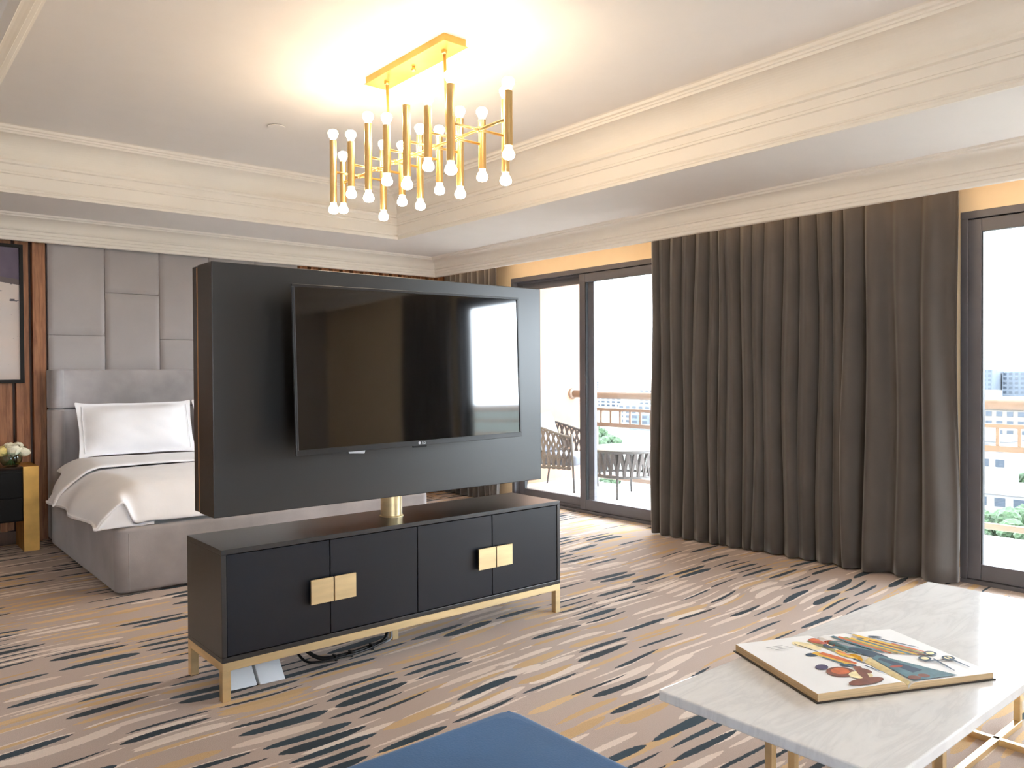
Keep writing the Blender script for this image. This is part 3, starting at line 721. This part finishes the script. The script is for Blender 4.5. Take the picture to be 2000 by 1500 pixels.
def ink(shapes):
    """flat printed shapes lying on the curved pages: (colour, polygon in page metres)"""
    cols = list(INK); b = MB()
    for lv, (c, poly) in enumerate(shapes):
        b.cur = cols.index(c); poly = [(p[0]*1.08, min(.195, max(-.197, p[1]*1.05))) for p in poly] if c != 'grey' or lv < 30 else poly
        if True:
            # fan from centroid with subdivided edge so it follows the page
            cx = sum(p[0] for p in poly)/len(poly); cy = sum(p[1] for p in poly)/len(poly)
            ring = []
            for i in range(len(poly)):
                p, r_ = poly[i], poly[(i+1) % len(poly)]
                for k in range(3): ring.append((lerp(p[0], r_[0], k/3), lerp(p[1], r_[1], k/3)))
            rows = []
            for t_ in (1, .66, .33): rows.append([(lerp(cx, x, t_), lerp(cy, y, t_)) for x, y in ring])
            def P(x, y): return (x, y, page_z(abs(x)/PW, .023 if x < 0 else .017)+.0006+.00006*lv)
            n = len(ring); vs3 = [P(x, y) for r_ in rows for x, y in r_]+[P(cx, cy)]
            fs3 = [(j*n+i, j*n+(i+1) % n, (j+1)*n+(i+1) % n, (j+1)*n+i) for j in range(2) for i in range(n)]+[(2*n+i, 2*n+(i+1) % n, 3*n) for i in range(n)]
            b.add(vs3, fs3)
    o = b.build('printed_illustration', [INK[c] for c in cols], bk, local=True); o['kind'] = 'stuff'
def ell(cx, cy, a, b_, rot=0, n=14):
    return [(cx+a*math.cos(t)*math.cos(rot)-b_*math.sin(t)*math.sin(rot), cy+a*math.cos(t)*math.sin(rot)+b_*math.sin(t)*math.cos(rot)) for t in [2*PI*i/n for i in range(n)]]
def stroke(x0, y0, x1, y1, w):
    dx, dy = x1-x0, y1-y0; l = math.hypot(dx, dy); nx, ny = -dy/l*w/2, dx/l*w/2
    return [(x0+nx, y0+ny), (lerp(x0, x1, .5)+nx*1.2, lerp(y0, y1, .5)+ny*1.2), (x1+nx*.6, y1+ny*.6), (x1-nx*.6, y1-ny*.6), (lerp(x0, x1, .5)-nx*1.2, lerp(y0, y1, .5)-ny*1.2), (x0-nx, y0-ny)]
S = []
S += [('cream', ell(-.085, .115, .022, .045, .5)), ('navy', stroke(-.108, .14, -.085, .06, .004)), ('olive', stroke(-.055, .15, -.02, -.02, .016)), ('cream', stroke(-.04, .15, -.002, .0, .012))]
S += [('navy', ell(-.115, .045, .020, .014)), ('yellow', stroke(-.10, .06, -.06, -.06, .022)), ('orange', stroke(-.085, .05, -.045, -.05, .020)), ('navy', ell(-.075, -.055, .022, .012, -.4)), ('teal', stroke(-.10, .02, -.07, -.07, .008))]
S += [('red', ell(-.012, .135, .045, .030, -.3)), ('orange', ell(-.020, .145, .028, .016, -.3)), ('navy', ell(-.020, .09, .024, .022)), ('cream', ell(-.010, .10, .013, .014))]
S += [('teal', ell(.035, .075, .034, .075, .35)), ('navy', ell(.050, .02, .024, .06, .4)), ('grey', ell(.040, .10, .010, .030, .4))]
S += [('yellow', ell(-.015, .02, .030, .040, .2)), ('orange', stroke(-.03, .05, -.005, -.02, .012)), ('navy', stroke(-.03, -.02, .002, -.10, .008)), ('purple', ell(-.150, -.045, .022, .016, .6))]
S += [('brown', ell(-.125, -.09, .040, .034, .3)), ('orange', ell(-.122, -.085, .026, .022, .3)), ('cream', ell(-.09, -.125, .032, .026)), ('brown', ell(-.105, -.165, .055, .020, .1)), ('brown', stroke(-.06, -.07, -.10, -.17, .02)), ('brown', ell(-.06, -.105, .014, .020))]
S += [('navy', stroke(-.035, -.07, -.012, -.15, .006)), ('cream', [(.004, -.02), (.03, -.01), (.012, -.19), (.002, -.19)])]
S += [('teal', [(.03, -.02), (.062, .0), (.16, -.185), (.02, -.19)]), ('navy', [(.04, -.03), (.058, -.02), (.10, -.13), (.06, -.14)]), ('brown', ell(.038, -.17, .017, .014)), ('brown', ell(.072, -.165, .016, .013)), ('red', ell(.05, -.09, .020, .008))]
for i, c in enumerate(('teal', 'orange', 'olive', 'yellow', 'teal', 'yellow', 'brown', 'olive')):
    S.append((c, stroke(.045+.014*i, .175-.010*i, .095+.016*i, .01-.008*i, .015)))
S += [('yellow', stroke(.115, .17, .17, .04, .014)), ('navy', ell(.165, .135, .020, .007, -.5)), ('navy', stroke(.10, .19, .125, .165, .004)), ('navy', stroke(.16, .12, .22, .02, .007)), ('orange', stroke(.17, .07, .21, -.02, .010))]
for (x, y) in ((.17, -.06), (.215, -.03), (.235, -.075)):
    S += [('navy', ell(x, y, .020, .016, .4)), ('cream', ell(x, y, .013, .010, .4))]
S += [('navy', stroke(.19, -.07, .175, -.16, .006)), ('navy', stroke(.235, -.06, .235, -.15, .006)), ('navy', stroke(.15, -.08, .24, -.09, .005))]
for i in range(3): S.append(('grey', stroke(-.225+.008*i, .135-.012*i, -.165+.012*i, .137-.012*i, .003)))
ink(S)

# ---------------------------------------------------------------- blue ottoman
ot = thing('ottoman', 'blue velvet ottoman at the bottom edge of the view', 'ottoman', (.89, 1.15, 0))
b = MB(); b.smooth = True
b.grid(lambda u, v: (0, 0, 0), 1, 1); b = MB(); b.smooth = True
def otp(u, v, top):
    s, t_ = u*2-1, v*2-1; w = .45
    return (0, 0, 0)
b.prism(rrect(.44, 1.342, .70, 1.608, .055, 8), .13, .425)
b.build('cushion', M_blue, ot, bevel=.03, seg=5)
b = MB(); b.smooth = True
def crown(u, v):
    e = (1-abs(2*u-1)**2.5)*(1-abs(2*v-1)**2.5)
    return (lerp(.468, 1.314, u), lerp(.728, 1.580, v), .4246+.012*e)
b.grid(crown, 20, 20); b.build('crowned_top', M_blue, ot)
for x in (.50, 1.28):
    for y in (.76, 1.55): MB().lathe((x, y, 0), [(.014, 0), (.022, .13)], 14).build('leg', M_brass, ot, smooth=True)

# ---------------------------------------------------------------- balcony
BZ0 = -.03
struct(MB().box(XR+.2, 7.08, -3.5, 7.2, BZ0-.2, BZ0).build('balcony_floor', M_tile))
struct(MB().box(XR+.2, 7.27, 7.2, 7.45, BZ0-.2, 2.85).build('balcony_wall', M_peach))
struct(MB().box(XR+.2, 7.3, -4.2, 7.45, 2.85, 3.05).build('added_shade_slab', M_otop))  # unseen slab added overhead to cut the sky light on the balcony
struct(MB().box(XR-.01, XR+.21, D1[0], D1[1], BZ0-.05, -.021).build('trim_3', M_tile)); struct(MB().box(XR-.01, XR+.21, D2[0], D2[1], BZ0-.05, -.021).build('trim_4', M_tile))
rl = thing('balcony_railing', 'tan painted balcony railing with a thick round handrail', 'railing', (7.2, 3.0, BZ0))
RX = 7.2
b = MB(); b.smooth = True; b.tube([(7.06, 7.20, 1.045), (7.2, 6.95, 1.03), (7.2, -3.4, 1.03)], .047, 14); b.build('handrail', M_rail, rl)
for z0, z1, nm in ((.835, .868, 'upper_bar'), (.640, .690, 'lower_bar'), (.0, .05, 'bottom_bar')):
    MB().box(RX-.02, RX+.02, -3.4, 6.94, z0, z1).build(nm, M_rail, rl, bevel=.004)
bp = MB().box(-.012, .012, -.012, .012, 0, .145).build('baluster', M_rail, rl, local=True); bp.location = (0, 6.83-3.0, .69-BZ0)
y = 6.83-.158
while y > -1.5: dup(bp, (0, y-3.0, .69-BZ0), rl); y -= .158
for yy in (6.93, 3.6, .25, -3.3):
    MB().box(RX-.025, RX+.025, yy-.025, yy+.025, BZ0-.15, 1.0).build('post', M_rail, rl, bevel=.003)
b = MB(); b.smooth = True; b.lathe((0, 0, 0), [(.03, 0), (.068, .006), (.072, .02), (.05, .03)], 20)
o = b.build('wall_plate', M_rail, rl, local=True); o.location = (7.06-7.2, 7.20-3.0, 1.045-BZ0); o.rotation_euler = (PI/2, 0, 0)

# woven rope armchair (faces the table, back to the peach wall)
ch = thing('rope_armchair', 'grey woven rope armchair with cushions on the balcony', 'armchair', (6.36, 6.76, BZ0), rot=(0, 0, .33))
def u_path(t, w=.30, d0=-.36, d1=.27, r=.14):
    # plan of the tub: t 0..1 from near front round the back to far front (local x = across, y = depth)
    pts = [(-w, d0), (-w, d1-r)]+[(-w+r-r*math.cos(a), d1-r+r*math.sin(a)) for a in [PI/2*i/6 for i in range(1, 7)]]
    pts += [(w-r+r*math.sin(a), d1-r+r*math.cos(a)) for a in [PI/2*i/6 for i in range(0, 7)]]+[(w, d0)]
    ls = [math.dist(pts[i], pts[i+1]) for i in range(len(pts)-1)]; T = sum(ls)*t
    for i, l in enumerate(ls):
        if T <= l or i == len(ls)-1: q_ = T/l; return (lerp(pts[i][0], pts[i+1][0], q_), lerp(pts[i][1], pts[i+1][1], q_))
        T -= l
def topz(t): return .615+.17*math.sin(PI*t)**1.3
cx, cy, CZ = 0., 0., 0.
def cpt(t, z, sp=1.): x, y = u_path(t); return (cx+x*sp, cy+y*sp, CZ+z)
b = MB(); b.smooth = True; b.tube([cpt(i/40, topz(i/40), 1.0) for i in range(41)], .014, 8); b.build('top_rail', M_chairmetal, ch, local=True)
b = MB(); b.smooth = True; b.tube([cpt(i/40, .27, .92) for i in range(41)], .013, 8); b.build('seat_ring', M_chairmetal, ch, local=True)
def strap(path, w, nrm):
    b = MB(); vs4 = []
    for i, p in enumerate(path):
        a = Vector(path[min(i+1, len(path)-1)])-Vector(path[max(i-1, 0)]); sd_ = a.cross(nrm).normalized()*w/2
        n_ = nrm.normalized()*.003
        vs4 += [Vector(p)-sd_-n_, Vector(p)+sd_-n_, Vector(p)+sd_+n_, Vector(p)-sd_+n_]
    fs4 = []
    for i in range(len(path)-1):
        for k in range(4): fs4.append((i*4+k, i*4+(k+1) % 4, (i+1)*4+(k+1) % 4, (i+1)*4+k))
    fs4 += [(3, 2, 1, 0), tuple(range(len(path)*4-4, len(path)*4))]
    b.add(vs4, fs4); return b
NS = 26
for i in range(NS):
    for s in (-1, 1):
        t0 = (i+.5)/NS; pth = []
        for k in range(7):
            v = k/6; z = lerp(topz(t0), .25, v); tt = t0+s*.5/NS*.80*math.cos(v*3*PI)*(.6+.4*(1-v)); tt = max(.003, min(.997, tt))
            x_, y_ = u_path(tt); e = lerp(1.0, .93, v)+.008*s*math.sin(v*3*PI); pth.append((cx+x_*e, cy+y_*e, CZ+z))
        x_, y_ = u_path(t0); nr = Vector((x_, y_, 0)) if abs(y_) > .2 else Vector((x_, 0, 0))
        strap(pth, .027, nr).build('rope_strap', M_rope, ch, local=True)
for lx, ly, tx, ty in ((-.31, -.39, -.30, -.35), (.31, -.39, .30, -.35), (-.26, .26, -.24, .20), (.26, .26, .24, .20)):
    b = MB(); b.smooth = True; b.tube([(cx+lx, cy+ly, CZ), (cx+tx, cy+ty, CZ+(.655 if ly < 0 else .30))], [.011, .014], 8); b.build('leg', M_chairmetal, ch, local=True)
b = MB(); b.smooth = True
b.prism(rrect(cx-.26, cx+.26, cy-.37, cy+.20, .06), CZ+.285, CZ+.415); b.build('seat_cushion', M_cushion, ch, local=True, bevel=.035, seg=4)
pl = thing('cushion', 'pale grey scatter cushion leaning in the rope armchair', 'cushion', (6.36, 6.76, BZ0+.42), rot=(0, 0, .33))
b = MB(); b.smooth = True
def cus(u, v, s_):
    a, c_ = u*2-1, v*2-1; d = .07*max(0, 1-a**4)**.6*max(0, 1-c_**4)**.6
    x = a*.24*(1-.07*(1-c_*c_)); z = c_*.24*(1-.07*(1-a*a)); y = s_*d
    return (cx-.05+x, cy+.10+y*.94+z*.34, -.42+.655+z*.94-y*.34)
b.grid(lambda u, v: cus(u, v, 1), 18, 18); b.grid(lambda u, v: cus(u, v, -1), 18, 18); b.build('cover', M_cushion, pl, local=True)

tb = thing('rope_side_table', 'round balcony table with a grey woven rope skirt', 'table', (6.47, 5.80, BZ0))
tx, ty, tr = 6.47, 5.80, .36
b = MB(); b.smooth = False; b.lathe((tx, ty, BZ0+.510), [(tr-.01, 0), (tr, .004), (tr, .018), (tr-.006, .022)], 48); b.build('tabletop', M_otop, tb)
b = MB(); b.smooth = True; b.tube([(tx+tr*.985*math.cos(a), ty+tr*.985*math.sin(a), BZ0+.497) for a in [2*PI*i/40 for i in range(41)]], .014, 8); b.build('upper_ring', M_chairmetal, tb)
b = MB(); b.smooth = True; b.tube([(tx+tr*.90*math.cos(a), ty+tr*.90*math.sin(a), BZ0+.235) for a in [2*PI*i/40 for i in range(41)]], .014, 8); b.build('lower_ring', M_chairmetal, tb)
for i in range(56):
    a = 2*PI*i/56; s = 1 if i % 2 else -1; pth = []
    for k in range(5):
        v = k/4; aa = a+s*.05*math.cos(v*PI); rr = tr*lerp(.995, .91, v)+.004*s; pth.append((tx+rr*math.cos(aa), ty+rr*math.sin(aa), BZ0+lerp(.505, .225, v)))
    strap(pth, .028, Vector((math.cos(a), math.sin(a), 0))).build('rope_strap', M_rope, tb)
for a in (.5, .5+PI/2, .5+PI, .5+1.5*PI):
    b = MB(); b.smooth = True; b.tube([(tx+.33*math.cos(a), ty+.33*math.sin(a), BZ0), (tx+.30*math.cos(a), ty+.30*math.sin(a), BZ0+.50)], [.011, .015], 8); b.build('leg', M_chairmetal, tb)

# ---------------------------------------------------------------- city beyond the balcony
GZ = -36.
b = MB(); b.box(20, 4200, -2500, 4200, GZ-1, GZ); struct(b.build('ground', M_ground))
def building(x, y, w, d, h, m, label, floors, cols, group=None, rz=0., roof=True, band=False):
    t = thing('building', label, 'building', (x, y, GZ), group, rot=(0, 0, rz))
    MB().box(-w/2, w/2, -d/2, d/2, 0, h).build('wall', m, t, local=True)
    if roof:
        MB().box(-w/2-.4, w/2+.4, -d/2-.4, d/2+.4, h, h+.9).build('parapet', m, t, local=True)
        MB().box(-w*.15, w*.2, -d*.2, d*.15, h+.9, h+4).build('roof_house', m, t, local=True)
    fh = h/floors; cw = d/cols; wp = None
    if floors*cols <= 90:
        for i in range(floors):
            for k in range(cols):
                if wp is None: wp = MB().box(-.12, .12, -cw*.28, cw*.28, -fh*.25, fh*.25).build('window', M_bwin, t, local=True); o = wp
                else: o = dup(wp, (0, 0, 0), t)
                o.location = (-w/2, -d/2+cw*(k+.5), fh*(i+.55))
    else:
        bb = MB()
        for i in range(floors):
            for k in range(cols): bb.box(-w/2-.12, -w/2+.12, -d/2+cw*(k+.22), -d/2+cw*(k+.78), fh*(i+.3), fh*(i+.8))
        o = bb.build('windows', M_bwin, t, local=True); o['kind'] = 'stuff'
    return t
def along(px_t, D):   # unit direction at right door / left door views
    return px_t[0]*D, px_t[1]*D
building(640, 222, 24, 17, 38.6, M_b2, 'tall grey tower block with the highest roof on the hazy skyline', 12, 5, roof=False)
building(655, 205, 22, 15, 36.4, M_b2, 'grey tower block just right of the tallest skyline tower', 11, 4, roof=False)
building(630, 236, 20, 10, 35.0, M_b1, 'pale slim tower left of the tallest skyline tower', 11, 3, roof=False)
building(196, 66, 16, 18, 11, M_b1, 'white low building with square windows among the trees below the railing', 3, 5)
building(262, 94, 18, 24, 17, M_b1, 'white flat-roofed block behind the low building and trees', 4, 6)
building(284, 70, 20, 14, 19, M_b2, 'grey block with window rows behind the palm and trees', 5, 4)
building(360, 112, 24, 34, 22, M_b3, 'beige long block in the middle distance under the handrail', 6, 9)
building(420, 146, 24, 30, 24, M_b1, 'pale block left of the beige one in the middle distance', 7, 7)
rnd = random.Random(4)
done = [(640, 222), (655, 205), (630, 236), (262, 94), (284, 70), (360, 112), (420, 146)]
while len(done) < 41:
    ang = rnd.choice((rnd.uniform(.24, .41), rnd.uniform(.64, .88))); D = rnd.uniform(420, 1500)
    if any(math.hypot(D*math.cos(ang)-p, D*math.sin(ang)-q_) < 62 for p, q_ in done): continue
    done.append((D*math.cos(ang), D*math.sin(ang)))
    h = rnd.uniform(9, 24)*(1+.12*(D > 900)); m = rnd.choice([M_b1, M_b2, M_b3, M_b1])
    building(D*math.cos(ang), D*math.sin(ang), rnd.uniform(16, 34), rnd.uniform(18, 46), h, m, 'one of many pale low-rise blocks in the distant city haze', max(2, int(h/3.2)), rnd.randint(3, 6), 'distant city blocks', roof=False)
def tree(x, y, h, r, label, seed, group='trees in the city below'):
    rr = random.Random(seed); t = thing('tree', label, 'tree', (x, y, GZ), group)
    bm = bmesh.new()
    for k in range(26):
        a = rr.uniform(0, 2*PI); q_ = rr.uniform(0, 1)**.6*.75*r; z = h*.62+rr.uniform(-.45, .62)*r*math.cos(q_/r*1.3)
        s_ = bmesh.ops.create_icosphere(bm, subdivisions=3, radius=r*rr.uniform(.2, .36))
        for v in s_['verts']:
            n_ = 1+.22*vnoise(v.co.x*3.5, v.co.y*3.5+v.co.z*2.3, seed+k)+rr.uniform(-.09, .09); v.co = v.co*n_+Vector((math.cos(a)*q_, math.sin(a)*q_, z))
    me = bpy.data.meshes.new('crown'); bm.to_mesh(me); bm.free(); me.materials.append(M_tree)
    o = bpy.data.objects.new('crown', me); C.objects.link(o); o.parent = t
    MB().tube([(0, 0, 0), (.2, .1, h*.6)], [r*.09, r*.05], 8).build('trunk', M_bark, t, local=True)
for i, (D, a, h, r) in enumerate(((172, .299, 13, 5.4), (182, .318, 11, 4.5), (160, .288, 12, 6.5), (166, .336, 8, 3.2), (176, .345, 8, 3.5), (226, .288, 17, 5), (146, .312, 9, 4), (228, .330, 12, 4.5), (152, .352, 7, 3.2))):
    tree(D*math.cos(a), D*math.sin(a), h, r, 'leafy green tree among the buildings below the balcony', i)
park = []
while len(park) < 14:
    a = rnd.uniform(.72, .88); D = rnd.uniform(170, 420); i = len(park)
    if any(math.hypot(D*math.cos(a)-p, D*math.sin(a)-q_) < 19 for p, q_ in park): continue
    park.append((D*math.cos(a), D*math.sin(a)))
    tree(D*math.cos(a), D*math.sin(a), rnd.uniform(8, 13), rnd.uniform(4, 7), 'green tree in the park seen past the rope table', 30+i, 'park trees beyond the balcony')
